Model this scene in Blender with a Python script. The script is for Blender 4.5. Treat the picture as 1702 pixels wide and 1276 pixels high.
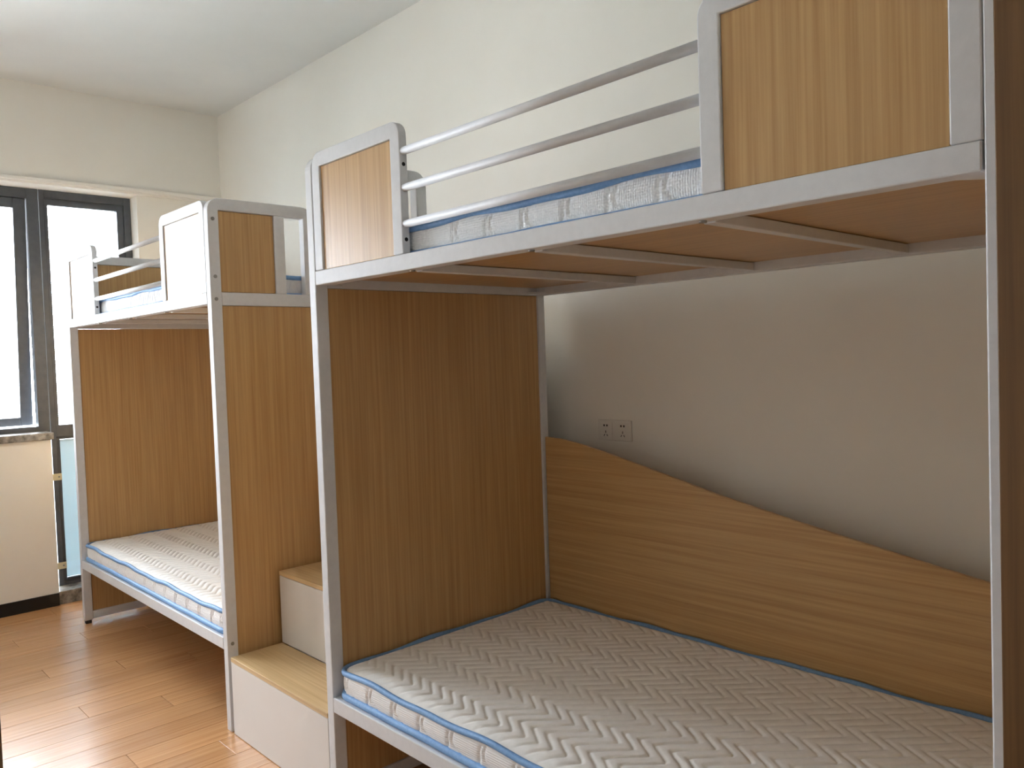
import bpy, bmesh, math, random
from mathutils import Matrix, Vector

random.seed(7)
scn = bpy.context.scene
COL = scn.collection
for ob in list(bpy.data.objects):
    bpy.data.objects.remove(ob)

# ------------------------------------------------------------------ camera
CAM = Vector((2.3854, -1.3399, 1.4899))
YAW, PITCH, ROLL, FPX = 0.8177, -0.0350, -0.0344, 1339.4
fw = Vector((-math.sin(YAW) * math.cos(PITCH), math.cos(YAW) * math.cos(PITCH), math.sin(PITCH)))
r0 = Vector((math.cos(YAW), math.sin(YAW), 0))
u0 = r0.cross(fw)
rt = math.cos(ROLL) * r0 + math.sin(ROLL) * u0
up = -math.sin(ROLL) * r0 + math.cos(ROLL) * u0
cam_data = bpy.data.cameras.new('camera')
cam_data.sensor_fit = 'HORIZONTAL'
cam_data.sensor_width = 36.0
cam_data.lens = FPX / 1702 * 36.0
cam_data.clip_start = 0.02
cam = bpy.data.objects.new('camera', cam_data)
COL.objects.link(cam)
m = Matrix((rt, up, -fw)).transposed().to_4x4()
m.translation = CAM
cam.matrix_world = m
scn.camera = cam

# ------------------------------------------------------------------ world, light, exposure
world = bpy.data.worlds.new('overcast_sky')
scn.world = world
world.use_nodes = True
bg = world.node_tree.nodes['Background']
bg.inputs['Color'].default_value = (0.878, 0.942, 1.05, 1)
bg.inputs['Strength'].default_value = 16.5
scn.view_settings.view_transform = 'Standard'
scn.view_settings.look = 'None'
scn.view_settings.gamma = 1.0
scn.view_settings.use_curve_mapping = False
scn.view_settings.exposure = 1.01
scn.cycles.max_bounces = 8
scn.cycles.diffuse_bounces = 5
scn.cycles.glossy_bounces = 3
scn.cycles.transparent_max_bounces = 8


def portal(name, y0, y1, z0, z1, x):
    ld = bpy.data.lights.new(name, 'AREA')
    ld.shape = 'RECTANGLE'
    ld.size = y1 - y0
    ld.size_y = z1 - z0
    ld.cycles.is_portal = True
    lo = bpy.data.objects.new(name, ld)
    COL.objects.link(lo)
    lo.location = (x, (y0 + y1) / 2, (z0 + z1) / 2)
    # local -Z must point into the room (+X)
    lo.rotation_euler = Matrix(((0, 0, -1), (-1, 0, 0), (0, 1, 0))).to_euler()
    return lo


portal('window_portal', 0.03, 0.61, 0.07, 2.67, -3.62)
portal('window_portal', -1.98, 0.03, 1.08, 2.67, -3.62)


# ------------------------------------------------------------------ helpers
def s2l(r, g, b):
    f = lambda c: (c / 255) / 12.92 if c / 255 <= 0.04045 else ((c / 255 + 0.055) / 1.055) ** 2.4
    return (f(r), f(g), f(b), 1)


def new_mat(name, col, rough=0.5, spec=0.5, metal=0.0):
    mt = bpy.data.materials.new(name)
    mt.use_nodes = True
    p = mt.node_tree.nodes['Principled BSDF']
    p.inputs['Base Color'].default_value = col
    p.inputs['Roughness'].default_value = rough
    p.inputs['Specular IOR Level'].default_value = spec
    p.inputs['Metallic'].default_value = metal
    return mt


def nd(mt, typ, **kw):
    n = mt.node_tree.nodes.new(typ)
    for k, v in kw.items():
        setattr(n, k, v)
    return n


def lk(mt, a, b):
    mt.node_tree.links.new(a, b)


def noise_mat(name, col_a, col_b, scale, rough, bump=0.0, detail=4, bump_scale=None, spec=0.5, rand=0.0, dist=0.002):
    """colour varies between a and b by stretched noise in the object's own metres"""
    mt = new_mat(name, col_a, rough, spec)
    p = mt.node_tree.nodes['Principled BSDF']
    tc = nd(mt, 'ShaderNodeTexCoord')
    mp = nd(mt, 'ShaderNodeMapping')
    mp.inputs['Scale'].default_value = scale
    lk(mt, tc.outputs['Object'], mp.inputs['Vector'])
    vec = mp.outputs['Vector']
    if rand:
        oi = nd(mt, 'ShaderNodeObjectInfo')
        ml = nd(mt, 'ShaderNodeMath', operation='MULTIPLY')
        ml.inputs[1].default_value = 37.0
        lk(mt, oi.outputs['Random'], ml.inputs[0])
        ad = nd(mt, 'ShaderNodeVectorMath', operation='ADD')
        lk(mt, vec, ad.inputs[0])
        lk(mt, ml.outputs[0], ad.inputs[1])
        vec = ad.outputs[0]
    nz = nd(mt, 'ShaderNodeTexNoise')
    nz.inputs['Scale'].default_value = 1.0
    nz.inputs['Detail'].default_value = detail
    nz.inputs['Roughness'].default_value = 0.6
    lk(mt, vec, nz.inputs['Vector'])
    cr = nd(mt, 'ShaderNodeValToRGB')
    cr.color_ramp.elements[0].position = 0.32
    cr.color_ramp.elements[1].position = 0.68
    cr.color_ramp.elements[0].color = col_a
    cr.color_ramp.elements[1].color = col_b
    lk(mt, nz.outputs['Fac'], cr.inputs['Fac'])
    out = cr.outputs['Color']
    if rand:
        hs = nd(mt, 'ShaderNodeHueSaturation')
        mr = nd(mt, 'ShaderNodeMapRange')
        mr.inputs['To Min'].default_value = 1 - rand
        mr.inputs['To Max'].default_value = 1 + rand
        lk(mt, oi.outputs['Random'], mr.inputs['Value'])
        lk(mt, mr.outputs[0], hs.inputs['Value'])
        lk(mt, out, hs.inputs['Color'])
        out = hs.outputs['Color']
    lk(mt, out, p.inputs['Base Color'])
    if bump:
        bp = nd(mt, 'ShaderNodeBump')
        bp.inputs['Strength'].default_value = bump
        bp.inputs['Distance'].default_value = dist
        src = nz
        if bump_scale:
            src = nd(mt, 'ShaderNodeTexNoise')
            src.inputs['Scale'].default_value = bump_scale
            src.inputs['Detail'].default_value = 3
            lk(mt, tc.outputs['Object'], src.inputs['Vector'])
        lk(mt, src.outputs['Fac'], bp.inputs['Height'])
        lk(mt, bp.outputs['Normal'], p.inputs['Normal'])
    return mt


def wood(name, axis, a, b, rough=0.36, rand=0.03, spec=0.5):
    sc = {'x': (1.8, 105, 105), 'y': (105, 1.8, 105), 'z': (105, 105, 1.8)}[axis]
    mt = noise_mat(name, a, b, sc, rough, bump=0.12, detail=5, rand=rand, spec=spec, dist=0.001)
    # a second, coarser and more contrasted band of grain multiplied in
    p = mt.node_tree.nodes['Principled BSDF']
    tc = nd(mt, 'ShaderNodeTexCoord')
    mp = nd(mt, 'ShaderNodeMapping')
    mp.inputs['Scale'].default_value = tuple(v * 0.22 if v > 10 else v * 0.35 for v in sc)
    lk(mt, tc.outputs['Object'], mp.inputs['Vector'])
    nz = nd(mt, 'ShaderNodeTexNoise')
    nz.inputs['Scale'].default_value = 1.0
    nz.inputs['Detail'].default_value = 2
    lk(mt, mp.outputs['Vector'], nz.inputs['Vector'])
    mr = nd(mt, 'ShaderNodeMapRange')
    mr.inputs['From Min'].default_value = 0.3
    mr.inputs['From Max'].default_value = 0.7
    mr.inputs['To Min'].default_value = 0.95
    mr.inputs['To Max'].default_value = 1.04
    lk(mt, nz.outputs['Fac'], mr.inputs['Value'])
    mx = nd(mt, 'ShaderNodeVectorMath', operation='SCALE')
    old = p.inputs['Base Color'].links[0].from_socket
    lk(mt, old, mx.inputs[0])
    lk(mt, mr.outputs[0], mx.inputs['Scale'])
    lk(mt, mx.outputs[0], p.inputs['Base Color'])
    return mt


OAK_A, OAK_B = s2l(183, 143, 91), s2l(205, 168, 116)
M = {}
M['oak_z'] = wood('oak_laminate_upright', 'z', OAK_A, OAK_B)
M['oak_x'] = wood('oak_laminate_lengthwise', 'x', OAK_A, OAK_B)
M['oak_tread'] = wood('oak_tread', 'x', s2l(200, 166, 116), s2l(222, 192, 146), rough=0.4)
M['metal'] = noise_mat('white_powder_coat', s2l(216, 217, 219), s2l(222, 223, 225), (40, 40, 40), 0.5, bump=0.05, bump_scale=500, dist=0.0005, spec=0.22)
M['screw'] = new_mat('zinc_screw', s2l(150, 150, 148), 0.3, 0.5, 1.0)
M['black'] = new_mat('black_plastic', s2l(14, 13, 12), 0.5)
M['wall'] = noise_mat('cream_wall_paint', s2l(239, 235, 226), s2l(242, 239, 231), (2, 2, 2), 0.75, bump=0.05, bump_scale=180, spec=0.25, dist=0.001)
M['ceiling'] = noise_mat('ceiling_paint', s2l(227, 226, 222), s2l(231, 230, 226), (2, 2, 2), 0.85, spec=0.2)
M['floor'] = wood('orange_brown_floor_laminate', 'y', s2l(192, 138, 90), s2l(216, 167, 118), rough=0.27, rand=0.06, spec=0.85)
M['floor_base'] = new_mat('floor_joint', s2l(96, 58, 30), 0.7)
M['white_board'] = noise_mat('white_laminate', s2l(222, 219, 214), s2l(226, 223, 219), (3, 3, 3), 0.42)
M['brown'] = wood('dark_brown_wood', 'z', s2l(94, 66, 36), s2l(116, 84, 48), rough=0.45)
M['alu'] = noise_mat('grey_aluminium', s2l(74, 78, 84), s2l(84, 88, 94), (20, 20, 20), 0.42)
M['baseboard'] = new_mat('black_baseboard', s2l(16, 14, 13), 0.35)
M['marble'] = noise_mat('grey_marble', s2l(70, 66, 62), s2l(176, 172, 164), (26, 26, 26), 0.3, detail=8)
M['strap'] = new_mat('pale_yellow_strap', s2l(214, 205, 172), 0.5)
M['blue'] = noise_mat('blue_piping', s2l(112, 156, 206), s2l(130, 172, 218), (120, 120, 120), 0.55, bump=0.2, bump_scale=500)
M['outlet'] = new_mat('white_plastic', s2l(232, 228, 220), 0.35)
M['blind'] = new_mat('white_blind', s2l(196, 210, 213), 0.5)
_nt = M['blind'].node_tree
_tl = _nt.nodes.new('ShaderNodeBsdfTranslucent')
_tl.inputs['Color'].default_value = s2l(205, 222, 226)
_mx = _nt.nodes.new('ShaderNodeMixShader')
_mx.inputs[0].default_value = 0.045
_nt.links.new(_nt.nodes['Principled BSDF'].outputs[0], _mx.inputs[1])
_nt.links.new(_tl.outputs[0], _mx.inputs[2])
_nt.links.new(_mx.outputs[0], _nt.nodes['Material Output'].inputs[0])


def glass_mat():
    mt = bpy.data.materials.new('window_glass')
    mt.use_nodes = True
    nt = mt.node_tree
    nt.nodes.clear()
    out = nt.nodes.new('ShaderNodeOutputMaterial')
    mix = nt.nodes.new('ShaderNodeMixShader')
    tr = nt.nodes.new('ShaderNodeBsdfTransparent')
    tr.inputs['Color'].default_value = (0.95, 0.96, 0.96, 1)
    gl = nt.nodes.new('ShaderNodeBsdfGlossy')
    gl.inputs['Roughness'].default_value = 0.02
    fr = nt.nodes.new('ShaderNodeFresnel')
    fr.inputs['IOR'].default_value = 1.45
    nt.links.new(fr.outputs[0], mix.inputs[0])
    nt.links.new(tr.outputs[0], mix.inputs[1])
    nt.links.new(gl.outputs[0], mix.inputs[2])
    nt.links.new(mix.outputs[0], out.inputs[0])
    return mt


M['glass'] = glass_mat()
M['ground'] = noise_mat('pale_bounce_ground', s2l(212, 214, 208), s2l(226, 228, 224), (0.15, 0.15, 0.15), 0.9, spec=0.1)


def fabric(name, a, b, kind):
    mt = noise_mat(name, a, b, (60, 60, 60), 0.85, spec=0.2)
    p = mt.node_tree.nodes['Principled BSDF']
    tc = nd(mt, 'ShaderNodeTexCoord')
    bp = nd(mt, 'ShaderNodeBump')
    if kind == 'ribs':            # fine knit ribs lying along the mattress
        sx = nd(mt, 'ShaderNodeSeparateXYZ')
        lk(mt, tc.outputs['Object'], sx.inputs[0])
        ml = nd(mt, 'ShaderNodeMath', operation='MULTIPLY')
        ml.inputs[1].default_value = 2 * math.pi / 0.0062
        lk(mt, sx.outputs['Z'], ml.inputs[0])
        sn = nd(mt, 'ShaderNodeMath', operation='SINE')
        lk(mt, ml.outputs[0], sn.inputs[0])
        src = sn.outputs[0]
        bp.inputs['Distance'].default_value = 0.0007
        bp.inputs['Strength'].default_value = 0.55
    elif kind == 'dots':          # raised dots in a diagonal net
        sx = nd(mt, 'ShaderNodeSeparateXYZ')
        lk(mt, tc.outputs['Object'], sx.inputs[0])
        outs = []
        for sgn in (1, -1):
            zz = nd(mt, 'ShaderNodeMath', operation='MULTIPLY')
            zz.inputs[1].default_value = sgn
            lk(mt, sx.outputs['Z'], zz.inputs[0])
            ad = nd(mt, 'ShaderNodeMath', operation='ADD')
            lk(mt, sx.outputs['X'], ad.inputs[0])
            lk(mt, zz.outputs[0], ad.inputs[1])
            ml = nd(mt, 'ShaderNodeMath', operation='MULTIPLY')
            ml.inputs[1].default_value = 2 * math.pi / 0.0125
            lk(mt, ad.outputs[0], ml.inputs[0])
            sn = nd(mt, 'ShaderNodeMath', operation='SINE')
            lk(mt, ml.outputs[0], sn.inputs[0])
            outs.append(sn.outputs[0])
        mu = nd(mt, 'ShaderNodeMath', operation='MULTIPLY')
        lk(mt, outs[0], mu.inputs[0])
        lk(mt, outs[1], mu.inputs[1])
        src = mu.outputs[0]
        bp.inputs['Distance'].default_value = 0.0014
        bp.inputs['Strength'].default_value = 0.6
    else:
        nz = nd(mt, 'ShaderNodeTexNoise')
        nz.inputs['Scale'].default_value = 420
        lk(mt, tc.outputs['Object'], nz.inputs['Vector'])
        src = nz.outputs['Fac']
        bp.inputs['Distance'].default_value = 0.001
        bp.inputs['Strength'].default_value = 0.35
    lk(mt, src, bp.inputs['Height'])
    lk(mt, bp.outputs['Normal'], p.inputs['Normal'])
    return mt


M['knit'] = fabric('white_knit_top', s2l(240, 237, 231), s2l(246, 243, 238), 'knit')
M['ribs'] = fabric('white_ribbed_side', s2l(243, 243, 243), s2l(248, 248, 248), 'ribs')
M['dots'] = fabric('white_dotted_side', s2l(242, 243, 244), s2l(248, 248, 249), 'dots')
M['plain_side'] = fabric('white_plain_side', s2l(240, 239, 240), s2l(246, 245, 246), 'knit')


def link(name, me, mat, parent=None, bevel=0.0, smooth=False, seg=2):
    ob = bpy.data.objects.new(name, me)
    COL.objects.link(ob)
    if mat and not me.materials:
        me.materials.append(M[mat] if isinstance(mat, str) else mat)
    if parent:
        ob.parent = parent
    if bevel:
        md = ob.modifiers.new('edge', 'BEVEL')
        md.width = bevel
        md.segments = seg
        md.limit_method = 'ANGLE'
        md.angle_limit = math.radians(40)
    if smooth:
        for f in me.polygons:
            f.use_smooth = True
    return ob


def mesh(name, v, f):
    me = bpy.data.meshes.new(name)
    me.from_pydata([tuple(p) for p in v], [], f)
    me.update()
    return me


BOXF = [(0, 3, 2, 1), (4, 5, 6, 7), (0, 1, 5, 4), (1, 2, 6, 5), (2, 3, 7, 6), (3, 0, 4, 7)]


def boxv(x0, x1, y0, y1, z0, z1):
    return [(x0, y0, z0), (x1, y0, z0), (x1, y1, z0), (x0, y1, z0), (x0, y0, z1), (x1, y0, z1), (x1, y1, z1), (x0, y1, z1)]


def box(name, x0, x1, y0, y1, z0, z1, mat, parent=None, bevel=0.002):
    return link(name, mesh(name, boxv(x0, x1, y0, y1, z0, z1), BOXF), mat, parent, bevel)


def boxes(name, lst, mat, parent=None, bevel=0.0):
    v, f = [], []
    for b in lst:
        n = len(v)
        v += boxv(*b)
        f += [tuple(i + n for i in q) for q in BOXF]
    return link(name, mesh(name, v, f), mat, parent, bevel)


def prism(name, poly, axis, a0, a1, mat, parent=None, bevel=0.002):
    """poly of 2D points extruded along axis; (y,z) for x, (x,z) for y, (x,y) for z"""
    bm = bmesh.new()
    def P(p, a):
        return {'x': (a, p[0], p[1]), 'y': (p[0], a, p[1]), 'z': (p[0], p[1], a)}[axis]
    lo = [bm.verts.new(P(p, a0)) for p in poly]
    hi = [bm.verts.new(P(p, a1)) for p in poly]
    n = len(poly)
    bm.faces.new(lo)
    bm.faces.new(hi)
    for i in range(n):
        bm.faces.new((lo[i], lo[(i + 1) % n], hi[(i + 1) % n], hi[i]))
    bmesh.ops.recalc_face_normals(bm, faces=bm.faces)
    me = bpy.data.meshes.new(name)
    bm.to_mesh(me)
    bm.free()
    return link(name, me, mat, parent, bevel)


def hoop_poly(a0, a1, zb, zt, t, r, n=7):
    """an upside-down U seen flat: outer corners rounded, inner ones square"""
    pts = [(a0, zb), (a0, zt - r)]
    pts += [(a0 + r - r * math.cos(k / n * math.pi / 2), zt - r + r * math.sin(k / n * math.pi / 2)) for k in range(1, n)]
    pts += [(a0 + r, zt), (a1 - r, zt)]
    pts += [(a1 - r + r * math.sin(k / n * math.pi / 2), zt - r + r * math.cos(k / n * math.pi / 2)) for k in range(1, n)]
    pts += [(a1, zt - r), (a1, zb), (a1 - t, zb), (a1 - t, zt - t), (a0 + t, zt - t), (a0 + t, zb)]
    return pts


def cyl(name, p0, p1, r, mat, parent=None, n=20, smooth=True):
    p0, p1 = Vector(p0), Vector(p1)
    d = (p1 - p0).normalized()
    a = d.orthogonal().normalized()
    b = d.cross(a)
    v, f = [], []
    for p in (p0, p1):
        for k in range(n):
            t = 2 * math.pi * k / n
            v.append(p + r * (math.cos(t) * a + math.sin(t) * b))
    f = [(k, (k + 1) % n, n + (k + 1) % n, n + k) for k in range(n)]
    me = mesh(name, v, f + [tuple(range(n - 1, -1, -1)), tuple(range(n, 2 * n))])
    ob = link(name, me, mat, parent)
    if smooth:
        for q in list(me.polygons)[:n]:
            q.use_smooth = True
    return ob


def empty(name, loc=(0, 0, 0), label=None, cat=None, group=None, kind=None):
    ob = bpy.data.objects.new(name, None)
    COL.objects.link(ob)
    ob.location = loc
    ob.empty_display_size = 0.1
    tag(ob, label, cat, group, kind)
    return ob


def tag(ob, label=None, cat=None, group=None, kind=None):
    for k, v in (('label', label), ('category', cat), ('group', group), ('kind', kind)):
        if v:
            ob[k] = v
    return ob


def copy_tree(ob, parent=None):
    c = ob.copy()
    COL.objects.link(c)
    c.parent = parent
    for ch in list(ob.children):
        copy_tree(ch, c)
    return c


# ------------------------------------------------------------------ the room
XW, YB, YF, XR, ZC = -3.34, 1.19, -2.15, 3.20, 3.29
T = 0.12
st = lambda ob, lab: tag(ob, lab, 'room', None, 'structure')

floor = box('floor', XW - 0.2, XR, YF, YB, -0.1, -0.009, 'floor_base', None, 0)
tag(floor, 'orange-brown laminate plank floor', 'floor', None, 'structure')
PW, PL, GAP = 0.158, 1.2, 0.0007
ncol = 0
x = -1.381 - 13 * PW
c = -13
while x < XR:
    xa, xb = max(x, XW - 0.02) + GAP, min(x + PW, XR) - GAP
    if xb - xa > 0.01:
        off = -0.067 + 0.3 * (c % 4)
        y = off - 3 * PL
        while y < YB:
            ya, yb = max(y, YF) + GAP, min(y + PL, YB) - GAP
            if yb - ya > 0.01:
                cx, cy = (xa + xb) / 2, (ya + yb) / 2
                me = mesh('plank', boxv(xa - cx, xb - cx, ya - cy, yb - cy, -0.009, 0), BOXF)
                pk = link('plank', me, 'floor', floor, 0.0008, seg=1)
                pk.location = (cx, cy, 0)
            y += PL
    x += PW
    c += 1

ceil = box('ceiling', XW - 0.3, XR + T, YF - T, YB + T, ZC, ZC + 0.1, 'ceiling', None, 0)
tag(ceil, 'plain white painted ceiling', 'ceiling', None, 'structure')
wb = box('wall_back', XW - 0.3, XR + T, YB, YB + T, -0.1, ZC, 'wall', None, 0)
tag(wb, 'cream painted long wall behind the bunk beds', 'wall', None, 'structure')
wf = box('wall_front', XW - 0.3, XR + T, YF - T, YF, -0.1, ZC, 'wall', None, 0)
tag(wf, 'cream painted long wall facing the bunk beds', 'wall', None, 'structure')
wr = box('wall_right', XR, XR + T, YF, YB, -0.1, ZC, 'wall', None, 0)
tag(wr, 'cream painted end wall behind the camera', 'wall', None, 'structure')
ZL, YJ, YL, YE = 2.668, 0.612, 0.006, -1.98     # lintel underside, right jamb, low wall end, left jamb
wl = boxes('wall_left', [
    (XW - 0.26, XW, YF, YB, ZL, ZC),
    (XW - 0.26, XW - 0.035, YJ, YB, -0.1, ZL),
    (XW - 0.26, XW, YE, YL, -0.1, 1.06),
    (XW - 0.26, XW, YF, YE, -0.1, ZL)], 'wall')
tag(wl, 'cream window wall with lintel and low parapet', 'wall', None, 'structure')
tr = box('trim_1', XW - 0.002, XW + 0.018, YF, YB, 2.682, 2.706, 'wall', None, 0.003)
tag(tr, 'thin cream trim strip along the window lintel', 'trim', None, 'structure')
bb = box('baseboard_left', XW, XW + 0.012, YF, YL - 0.002, 0, 0.08, 'baseboard', None, 0.002)
tag(bb, 'black baseboard under the low window wall', 'baseboard', None, 'structure')
bb = box('baseboard_back', XW, XR, YB - 0.012, YB, 0, 0.08, 'baseboard', None, 0.002)
tag(bb, 'black baseboard along the wall behind the beds', 'baseboard', None, 'structure')
bb = box('baseboard_front', XW + 0.013, XR, YF, YF + 0.012, 0, 0.08, 'baseboard', None, 0.002)
tag(bb, 'black baseboard along the wall facing the beds', 'baseboard', None, 'structure')

gnd = box('ground', -220, -3.75, -150, 150, -9.3, -9.0, 'ground', None, 0)  # unseen ground, added and kept pale to bounce light up into the room
tag(gnd, 'unseen pale ground added far below the window to bounce light in', 'ground', None, 'structure')

# ------------------------------------------------------------------ windows
FX0, FX1 = -3.57, -3.50


def rect_frame(name, y0, y1, z0, z1, l, r, b, t, mat, parent, x0=FX0, x1=FX1, bevel=0.002):
    """four joined bars with the given left/right/bottom/top widths"""
    return boxes(name, [
        (x0, x1, y0, y0 + l, z0, z1), (x0, x1, y1 - r, y1, z0, z1),
        (x0, x1, y0 + l, y1 - r, z0, z0 + b), (x0, x1, y0 + l, y1 - r, z1 - t, z1)], mat, parent, bevel)


def blind(parent, y0, y1, z0, z1, x, tilt):
    lst = []
    z = z0 + 0.006
    while z < z1 - 0.004:
        lst.append((z,))
        z += 0.0125
    v, f = [], []
    for (z,) in lst:
        n = len(v)
        a = math.radians(tilt)
        dx, dz = 0.0076 * math.cos(a), 0.0076 * math.sin(a)
        v += [(x - dx, y0, z + dz), (x + dx, y0, z - dz), (x + dx, y1, z - dz), (x - dx, y1, z + dz)]
        v += [(p[0], p[1], p[2] + 0.0006) for p in v[n:n + 4]]
        f += [tuple(i + n for i in q) for q in BOXF]
    ob = link('blind_slats', mesh('blind_slats', v, f), 'blind', parent)
    ob['kind'] = 'stuff'
    ob['label'] = 'thin white blind slats between the panes'
    return ob


w1 = empty('window_1', (0, 0, 0), 'tall grey framed window reaching down beside the low wall', 'window', None, 'structure')
rect_frame('window_frame', 0.047, 0.610, 0.083, 2.667, 0.030, 0.045, 0.022, 0.052, 'alu', w1)
rect_frame('glazing_bead', 0.077, 0.565, 1.138, 2.615, 0.022, 0.042, 0.0005, 0.042, 'alu', w1, -3.56, -3.515)
box('transom', FX0, FX1, 0.077, 0.565, 1.062, 1.138, 'alu', w1)
rect_frame('glazing_bead', 0.077, 0.565, 0.105, 1.062, 0.022, 0.042, 0.018, 0.019, 'alu', w1, -3.56, -3.515)
box('pane', -3.541, -3.537, 0.095, 0.527, 1.137, 2.577, 'glass', w1, 0)
box('pane', -3.541, -3.537, 0.095, 0.527, 0.120, 1.046, 'glass', w1, 0)
blind(w1, 0.101, 0.521, 1.142, 2.570, -3.552, 22)
blind(w1, 0.101, 0.521, 0.125, 1.041, -3.552, 77)
cb = box('curb', XW - 0.26, XW - 0.006, YL + 0.002, YJ - 0.001, -0.02, 0.083, 'marble', w1, 0.004)
cb['label'] = 'dark grey veined marble curb'

w2 = empty('window_2', (0, 0, 0), 'grey top-hung window pushed open above the marble sill', 'window', None, 'structure')
rect_frame('window_frame', -0.78, 0.043, 1.095, 2.667, 0.060, 0.066, 0.043, 0.064, 'alu', w2)
sash = empty('sash', (-3.515, 0, 2.600))
sash.parent = w2
sf = rect_frame('sash_frame', -0.716, -0.027, -1.460, 0.0, 0.070, 0.070, 0.054, 0.062, 'alu', sash, -0.055, 0.0, 0.003)
box('pane', -0.032, -0.027, -0.65, -0.093, -1.410, -0.058, 'glass', sash, 0)
sash.rotation_euler = (0, math.radians(4.2), 0)
sl = box('window_sill', XW - 0.16, XW + 0.022, YE, YL + 0.014, 1.06, 1.106, 'marble', w2, 0.006)
sl['label'] = 'grey veined marble sill'

w3 = empty('added_window', (0, 0, 0), 'unseen grey window added past the left edge of the view for more light', 'window', None, 'structure')  # unseen window, added and widened to bring more light onto the near bunk
rect_frame('window_frame', -1.977, -0.783, 1.107, 2.667, 0.055, 0.055, 0.06, 0.09, 'alu', w3)
box('pane', -3.541, -3.537, -1.925, -0.835, 1.165, 2.58, 'glass', w3, 0)

for z, lab in ((0.800, 'small pale strap holding the low wall end, upper one'), (0.215, 'small pale strap holding the low wall end, near the floor')):
    s = empty('wall_strap', (-3.496, 0.05, z), lab, 'bracket', 'straps at the low wall end')
    box('plate', -0.003, 0.001, -0.042, 0.046, -0.022, 0.022, 'strap', s, 0.002)
    cyl('screw', (0.001, 0.028, 0), (0.004, 0.028, 0), 0.006, 'screw', s, 12)


# ------------------------------------------------------------------ bunk bed
BL, EW, PY = 2.033, 0.0394, 0.045        # length, end frame thickness, frame member width
ZRT, ZRB, ZLT, ZLB = 1.7858, 1.7398, 0.381, 0.331
YB0, YB1 = 1.021, 1.058


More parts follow.
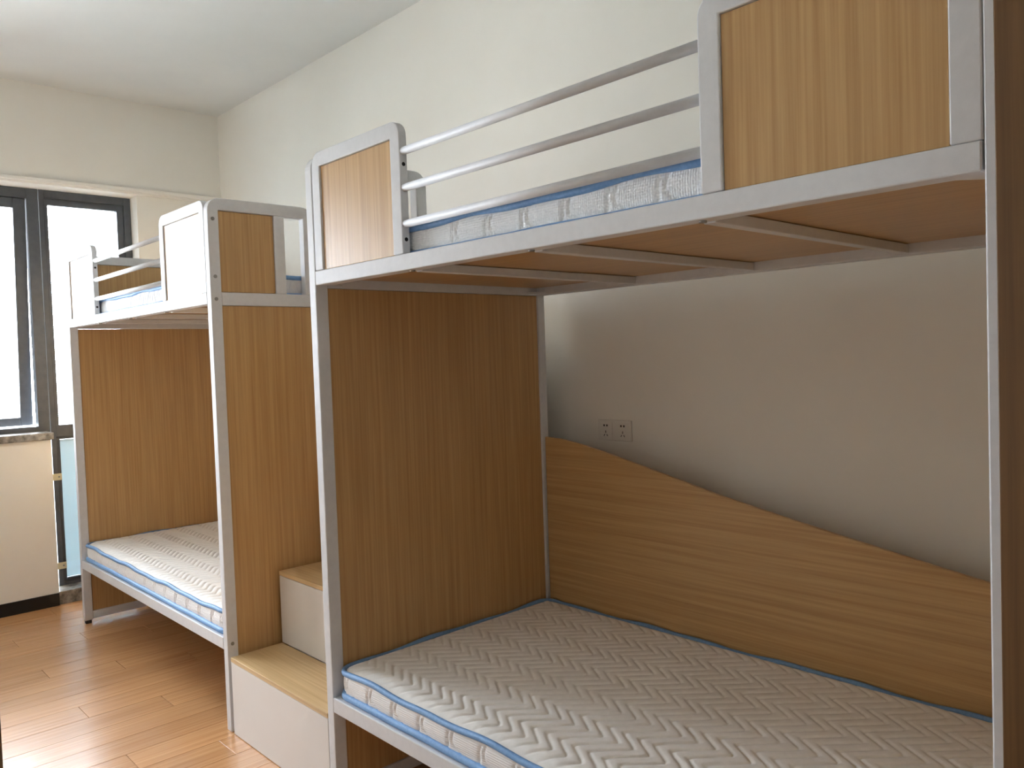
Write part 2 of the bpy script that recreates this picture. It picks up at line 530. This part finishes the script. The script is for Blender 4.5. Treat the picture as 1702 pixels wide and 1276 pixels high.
def make_bed(open_end):
    """open_end: 0 or 1, the end where one climbs in from the stairs; its guard stops half way"""
    b = empty('bunk_bed')
    for side in (0, 1):
        xa = 0 if side == 0 else BL - EW
        xb = xa + EW
        low = side == open_end
        zf = 0.0 if low else 0.02
        # front post bent over into the guard of this end
        poly = [(0, zf), (0, 2.163 - 0.05)]
        r, n = 0.05, 7
        for k in range(1, n + 1):
            t = k / n * math.pi / 2
            poly.append((r - r * math.cos(t), 2.163 - r + r * math.sin(t)))
        ye = 0.466 if low else YB1
        poly.append((ye - r, 2.163))
        for k in range(1, n + 1):
            t = k / n * math.pi / 2
            poly.append((ye - r + r * math.sin(t), 2.163 - r + r * math.cos(t)))
        poly += [(ye, ZRT), (ye - PY, ZRT), (ye - PY, 2.114), (PY, 2.114), (PY, zf)]
        prism('front_post', poly, 'x', xa, xb, 'metal', b, 0.003)
        box('back_post', xa, xb, YB0, YB1, 0.02, ZRT, 'metal', b, 0.003)
        box('end_rail', xa + 0.001, xb - 0.001, PY, YB0, 1.733, ZRT, 'metal', b, 0.002)
        box('end_rail', xa + 0.001, xb - 0.001, PY, YB0, 0.026, 0.070, 'metal', b, 0.002)
        xm = (xa + xb) / 2
        box('end_panel', xm - 0.012, xm + 0.012, PY + 0.0015, YB0 - 0.0015, 0.0715, 1.7315, 'oak_z', b, 0.001)
        if low:
            box('end_stile', xa + 0.001, xb - 0.001, 0.284, 0.331, ZRT, 2.114, 'metal', b, 0.002)
        yp = 0.2825 if low else YB1 - PY - 0.0015
        box('guard_end_panel', xm - 0.012, xm + 0.012, PY + 0.0015, yp, ZRT + 0.0015, 2.1125, 'oak_z', b, 0.001)
        for ya in ((YB0 + 0.003,) if low else (0.006, YB0 + 0.003)):
            box('foot', xa + 0.005, xb - 0.005, ya, ya + 0.032, 0, 0.02, 'black', b, 0.002)
        xo, sg = (xa, -1) if side == 0 else (xb, 1)
        for z in (2.078, 1.848, 1.758, 0.360):
            cyl('screw', (xo - sg * 0.001, 0.021, z), (xo + sg * 0.002, 0.021, z), 0.0075, 'screw', b, 12)
    g = 0.0015
    xl, xr = EW + 0.0005, BL - EW - 0.003
    box('upper_side_rail', xl, xr, 0, 0.045, ZRB, ZRT, 'metal', b, 0.003)
    box('upper_side_rail', xl, xr, YB1 - 0.045, YB1, 1.733, ZRT, 'metal', b, 0.003)
    box('lower_side_rail', xl, xr, 0, 0.045, ZLB, ZLT, 'metal', b, 0.003)
    box('lower_side_rail', xl, xr, YB1 - 0.045, YB1, ZLB, ZLT, 'metal', b, 0.003)
    for cx in (0.540, 1.0165, 1.493):
        box('cross_bar', cx - 0.014, cx + 0.014, 0.045, YB1 - 0.045, 1.737, 1.7615, 'metal', b, 0.002)
        box('cross_bar', cx - 0.014, cx + 0.014, 0.045, YB1 - 0.045, 0.335, 0.364, 'metal', b, 0.002)
        cyl('bolt', (cx, 0.022, ZRB - 0.004), (cx, 0.022, ZRB + 0.001), 0.008, 'screw', b, 12)
    box('bed_board', xl + 0.001, xr - 0.001, 0.046, YB1 - 0.046, 1.763, 1.772, 'oak_x', b, 0)
    box('bed_board', xl + 0.001, xr - 0.001, 0.046, YB1 - 0.046, 0.366, 0.3805, 'oak_x', b, 0)
    for (xc, sx) in ((xl, 1), (xr, -1)):
        for (yc, sy) in ((0.045, 1), (YB1 - 0.045, -1)):
            prism('gusset', [(xc, yc), (xc + sx * 0.055, yc), (xc, yc + sy * 0.055)], 'z', ZRB + 0.001, ZRB + 0.005, 'metal', b, 0)
    # guard ends on the front side, with the tubes between them
    for (a0, a1) in ((0.0445, 0.5284), (BL - 0.5284, BL - EW - 0.001)):
        gf = prism('guard_frame', hoop_poly(a0, a1, ZRT + 0.0005, 2.1607, 0.0465, 0.042), 'y', 0.0, 0.026, 'metal', b, 0.003)
        box('guard_panel', a0 + 0.048, a1 - 0.048, 0.006, 0.018, ZRT + 0.001, 2.1127, 'oak_z', gf, 0.001)
        xf, sg = (a1, 1) if a0 < 0.5 else (a0, -1)
        for z in (2.037, 1.827):
            cyl('bolt_hole', (xf - sg * 0.002, 0.013, z), (xf + sg * 0.0006, 0.013, z), 0.0058, 'black', gf, 14)
    for z in (2.0735, 1.9711, 1.8702):
        cyl('guard_tube', (0.5270, 0.013, z), (BL - 0.5270, 0.013, z), 0.0112, 'metal', b, 24)
    # curved back board of the lower bunk
    prof = [(0.046, 1.150), (0.13, 1.146), (0.226, 1.132), (0.351, 1.108), (0.496, 1.076), (0.632, 1.045), (0.76, 1.015), (0.879, 0.988),
            (1.098, 0.945), (1.293, 0.909), (1.468, 0.878), (1.626, 0.850), (1.78, 0.826), (1.90, 0.812), (1.985, 0.806)]
    prism('back_board', [(0.046, 0.385)] + prof + [(1.985, 0.385)], 'y', 1.030, 1.046, 'oak_x', b, 0.0015)
    return b


bed = make_bed(0)
tag(bed, 'white metal bunk bed with oak panels, the near one filling the right half', 'bunk bed', 'bunk beds along the wall')
bed2 = make_bed(1)
XF = -2.8138
bed2.location = (XF, 0, 0)
tag(bed2, 'white metal bunk bed with oak panels, the far one beside the window', 'bunk bed', 'bunk beds along the wall')


# ------------------------------------------------------------------ mattresses
def zig(y):
    """sideways offset of the quilted zigzag at depth y"""
    t = ((y - 0.146) / 0.14) % 1.0
    # from a left point (t=0) going back: long leg out, then short leg in
    k = 0.61
    v = t / k if t < k else (1 - t) / (1 - k)
    v = min(max(v, 0.0), 1.0)
    return 0.073 * (v * v * (3 - 2 * v) * 0.35 + v * 0.65)


def quilt(x, y):
    p = ((x - 0.389 - zig(y)) / 0.05) % 1.0
    d = min(p, 1 - p) * 2           # 0 in the groove, 1 on the crest
    return math.sqrt(max(0.0, 1 - (1 - min(d * 1.5, 1.0)) ** 2))


def outline(x0, x1, y0, y1, r, step):
    pts = []
    for (cx, cy, a) in ((x1 - r, y0 + r, -90), (x1 - r, y1 - r, 0), (x0 + r, y1 - r, 90), (x0 + r, y0 + r, 180)):
        n = 8
        for k in range(n + 1):
            t = math.radians(a + 90 * k / n)
            pts.append((cx + r * math.cos(t), cy + r * math.sin(t), math.cos(t), math.sin(t)))
    out = []
    for i, p in enumerate(pts):
        q = pts[(i + 1) % len(pts)]
        L = math.hypot(q[0] - p[0], q[1] - p[1])
        n = max(1, int(L / step))
        for k in range(n):
            t = k / n
            out.append(tuple(p[j] * (1 - t) + q[j] * t for j in range(4)))
    return out


def wob(s, seed):
    return 0.0032 * math.sin(s * 11 + seed) + 0.0022 * math.sin(s * 23 + 2.1 * seed)


def side_relief(s, h, style):
    """quilting stitch on the side band: s along, h 0..1 up; depth inwards 0..1"""
    if style == 'waves':         # rounded zigzag stitch
        c = 0.5 + 0.36 * math.sin(2 * math.pi * s / 0.060)
        return math.exp(-((h - c) / 0.10) ** 2)
    L = 0.135
    best = 0.0
    for o, sl in ((0.0, 0.020), (0.030, -0.016)):
        c = o + sl * math.sin(math.pi * (h - 0.5)) + 0.012 * math.sin(2 * math.pi * h + o * 60)
        d = ((s - c + L / 2) % L) - L / 2
        best = max(best, math.exp(-(d / 0.0055) ** 2))
    return best


def make_mattress(x0, x1, y0, y1, z0, h, style, side_mat, step=0.0045, seed=1.0):
    """origin at the middle of its underside"""
    ox, oy = (x0 + x1) / 2, (y0 + y1) / 2
    e = empty('mattress', (ox, oy, z0))
    R = 0.05
    zt = h
    # quilted top: a grid clipped to the rounded outline
    nx, ny = int((x1 - x0) / step), int((y1 - y0) / step)
    v, f = [], []
    inset = 0.006
    for j in range(ny + 1):
        for i in range(nx + 1):
            x = x0 + inset + (x1 - x0 - 2 * inset) * i / nx
            y = y0 + inset + (y1 - y0 - 2 * inset) * j / ny
            dx, dy = min(x - x0, x1 - x), min(y - y0, y1 - y)
            px, py_ = x, y
            if dx < R and dy < R:      # pull the corner into the arc
                cx = x0 + R if x - x0 < R else x1 - R
                cy = y0 + R if y - y0 < R else y1 - R
                ax, ay = abs(x - cx), abs(y - cy)
                mx = max(ax, ay)
                hh = math.hypot(ax, ay)
                if hh > 1e-9:
                    k = mx / hh
                    px, py_ = cx + (x - cx) * k, cy + (y - cy) * k
            d = min(dx, dy)
            dome = 1 - max(0.0, 1 - d / 0.055) ** 2
            z = zt - 0.010 + 0.010 * dome + 0.0075 * quilt(x, y) * min(1.0, max(0.0, (d - 0.008) / 0.03))
            v.append((px - ox, py_ - oy, z))
    for j in range(ny):
        for i in range(nx):
            a = j * (nx + 1) + i
            f.append((a, a + 1, a + nx + 2, a + nx + 1))
    link('quilted_top', mesh('quilted_top', v, f), 'knit', e, smooth=True)
    # side band
    ol = outline(x0, x1, y0, y1, R, 0.004)
    n = len(ol)
    rows = 12
    v, f = [], []
    s = 0.0
    S = []
    for i in range(n):
        S.append(s)
        q = ol[(i + 1) % n]
        s += math.hypot(q[0] - ol[i][0], q[1] - ol[i][1])
    for i, (px, py_, nx_, ny_) in enumerate(ol):
        for k in range(rows + 1):
            t = k / rows
            bul = 0.006 * math.sin(math.pi * t) - 0.0050 * side_relief(S[i], t, style) * math.sin(math.pi * t) ** 0.5
            v.append((px - ox + nx_ * bul, py_ - oy + ny_ * bul, 0.008 + (zt - 0.018) * t))
    for i in range(n):
        for k in range(rows):
            a, b_ = i * (rows + 1) + k, ((i + 1) % n) * (rows + 1) + k
            f.append((a, b_, b_ + 1, a + 1))
    link('side_band', mesh('side_band', v, f), side_mat, e, smooth=True)
    # underside
    v = [(px - ox, py_ - oy, 0.001) for (px, py_, _, _) in ol]
    link('underside', mesh('underside', v, [tuple(range(n - 1, -1, -1))]), 'plain_side', e)
    # two piped edges
    for nm, zc, sd in (('top_piping', zt - 0.009, seed), ('bottom_piping', 0.0115, seed + 3)):
        v, f = [], []
        m_ = 10
        rr = 0.0092 if nm == 'top_piping' else 0.0112
        for i, (px, py_, nx_, ny_) in enumerate(ol):
            wz = wob(S[i], sd) * (1.0 if nm == 'top_piping' else 0.25)
            for k in range(m_):
                a = 2 * math.pi * k / m_
                o = 0.003 + rr * math.cos(a)
                v.append((px - ox + nx_ * o, py_ - oy + ny_ * o, zc + max(wz, -0.004) + rr * math.sin(a) * 1.05))
        for i in range(n):
            for k in range(m_):
                a, b_ = i * m_, ((i + 1) % n) * m_
                f.append((a + k, b_ + k, b_ + (k + 1) % m_, a + (k + 1) % m_))
        link(nm, mesh(nm, v, f), 'blue', e, smooth=True)
    return e


GRP = 'foam mattresses with blue piped edges'
mlow = make_mattress(0.0480, 1.982, 0.022, 1.012, 0.3815, 0.0985, 'curves', 'ribs')
tag(mlow, 'white zigzag-quilted mattress with blue piping on the near lower bunk', 'mattress', GRP)
mup = make_mattress(0.0520, 1.978, 0.042, 1.000, 0.7730 + 1.0, 0.0965, 'curves', 'dots', step=0.008, seed=2.0)
tag(mup, 'white dotted mattress with blue piping behind the near upper guard tubes', 'mattress', GRP)
mlow2 = copy_tree(mlow)
mlow2.location.x += XF
mlow2['label'] = 'white wavy-quilted mattress with blue piping on the far lower bunk'
mup2 = make_mattress(0.0520 + XF, 1.978 + XF, 0.042, 1.000, 0.7730 + 1.0, 0.0965, 'waves', 'plain_side', step=0.012, seed=4.0)
tag(mup2, 'white zigzag-stitched mattress on the far upper bunk', 'mattress', GRP)

# ------------------------------------------------------------------ stairs between the beds
SX0, SX1 = -0.757, -0.004
stair = empty('staircase', ((SX0 + SX1) / 2, 0, 0), 'white box stairs with oak treads between the two bunk beds', 'stairs')
hw = (SX1 - SX0) / 2
for k in range(5):
    y0, zt = 0.225 * k, 0.315 + 0.305 * k
    y1 = 1.06 if k == 4 else y0 + 0.225
    zb = 0 if k == 0 else zt - 0.305
    box('step_box', -hw + 0.002, hw - 0.002, y0 + 0.018, 1.06, zb + (0.0005 if k else 0), zt - 0.0185, 'white_board', stair, 0.001)
    box('riser', -hw, hw, y0 + 0.001, y0 + 0.0175, zb + 0.002, zt - 0.020, 'white_board', stair, 0.0015)
    box('tread', -hw, hw, y0, (y0 + 0.2255) if k < 4 else 1.06, zt - 0.018, zt, 'oak_tread', stair, 0.0015)

# ------------------------------------------------------------------ wall socket
out = empty('wall_socket', (0.2915, YB, 1.174), 'white double wall socket above the curved back board', 'socket')
box('plate', -0.086, 0.086, -0.0095, 0.0005, -0.042, 0.042, 'outlet', out, 0.003)
for cx in (-0.044, 0.044):
    fc = box('socket_face', cx - 0.034, cx + 0.034, -0.0105, -0.009, -0.034, 0.034, 'outlet', out, 0.0008)
    for dx in (-0.0075, 0.0075):
        box('slot', cx + dx - 0.0032, cx + dx + 0.0032, -0.0110, -0.0100, 0.0150, 0.0230, 'black', fc, 0)
    box('slot', cx - 0.0016, cx + 0.0016, -0.0110, -0.0100, -0.0120, -0.0020, 'black', fc, 0)
    for sg in (-1, 1):
        q = box('slot', -0.0014, 0.0014, -0.0005, 0.0005, -0.0045, 0.0045, 'black', fc, 0)
        q.location = (cx + sg * 0.0075, -0.0105, -0.0205)
        q.rotation_euler = (0, -sg * math.radians(32), 0)


# ------------------------------------------------------------------ wardrobes at the edges of the view
def wardrobe(w, d, h, label, name='wardrobe'):
    """front towards local -Y, origin at the middle of the base"""
    e = empty(name, (0, 0, 0), label, name)
    box('body', -w / 2, w / 2, -d / 2 + 0.02, d / 2, 0.06, h, 'brown', e, 0.002)
    box('plinth', -w / 2 + 0.01, w / 2 - 0.01, -d / 2 + 0.05, d / 2, 0, 0.06, 'brown', e, 0)
    for s in (-1, 1):
        xa, xb = (-w / 2, -0.0015) if s < 0 else (0.0015, w / 2)
        dr = box('door', xa, xb, -d / 2, -d / 2 + 0.019, 0.062, h - 0.002, 'brown', e, 0.0015)
        hz = min(1.0, h * 0.6)
        cyl('handle', (s * 0.04, -d / 2 - 0.022, hz), (s * 0.04, -d / 2 - 0.022, hz + 0.16), 0.006, 'screw', dr, 12)
        for z in (hz + 0.01, hz + 0.14):
            box('handle_foot', s * 0.04 - 0.004, s * 0.04 + 0.004, -d / 2 - 0.022, -d / 2, z, z + 0.008, 'screw', dr, 0)
    return e


wd = wardrobe(0.90, 0.60, 2.25, 'dark brown wardrobe whose edge shows along the right border')
wd.location = (2.050 + 0.45, -0.15 + 0.30, 0)
wd2 = wardrobe(0.50, 0.45, 1.16, 'dark brown cabinet whose edge shows at the bottom left corner', 'cabinet')
wd2.location = (1.2 - 0.25, -1.135 - 0.225, 0)
wd2.rotation_euler = (0, 0, math.pi)
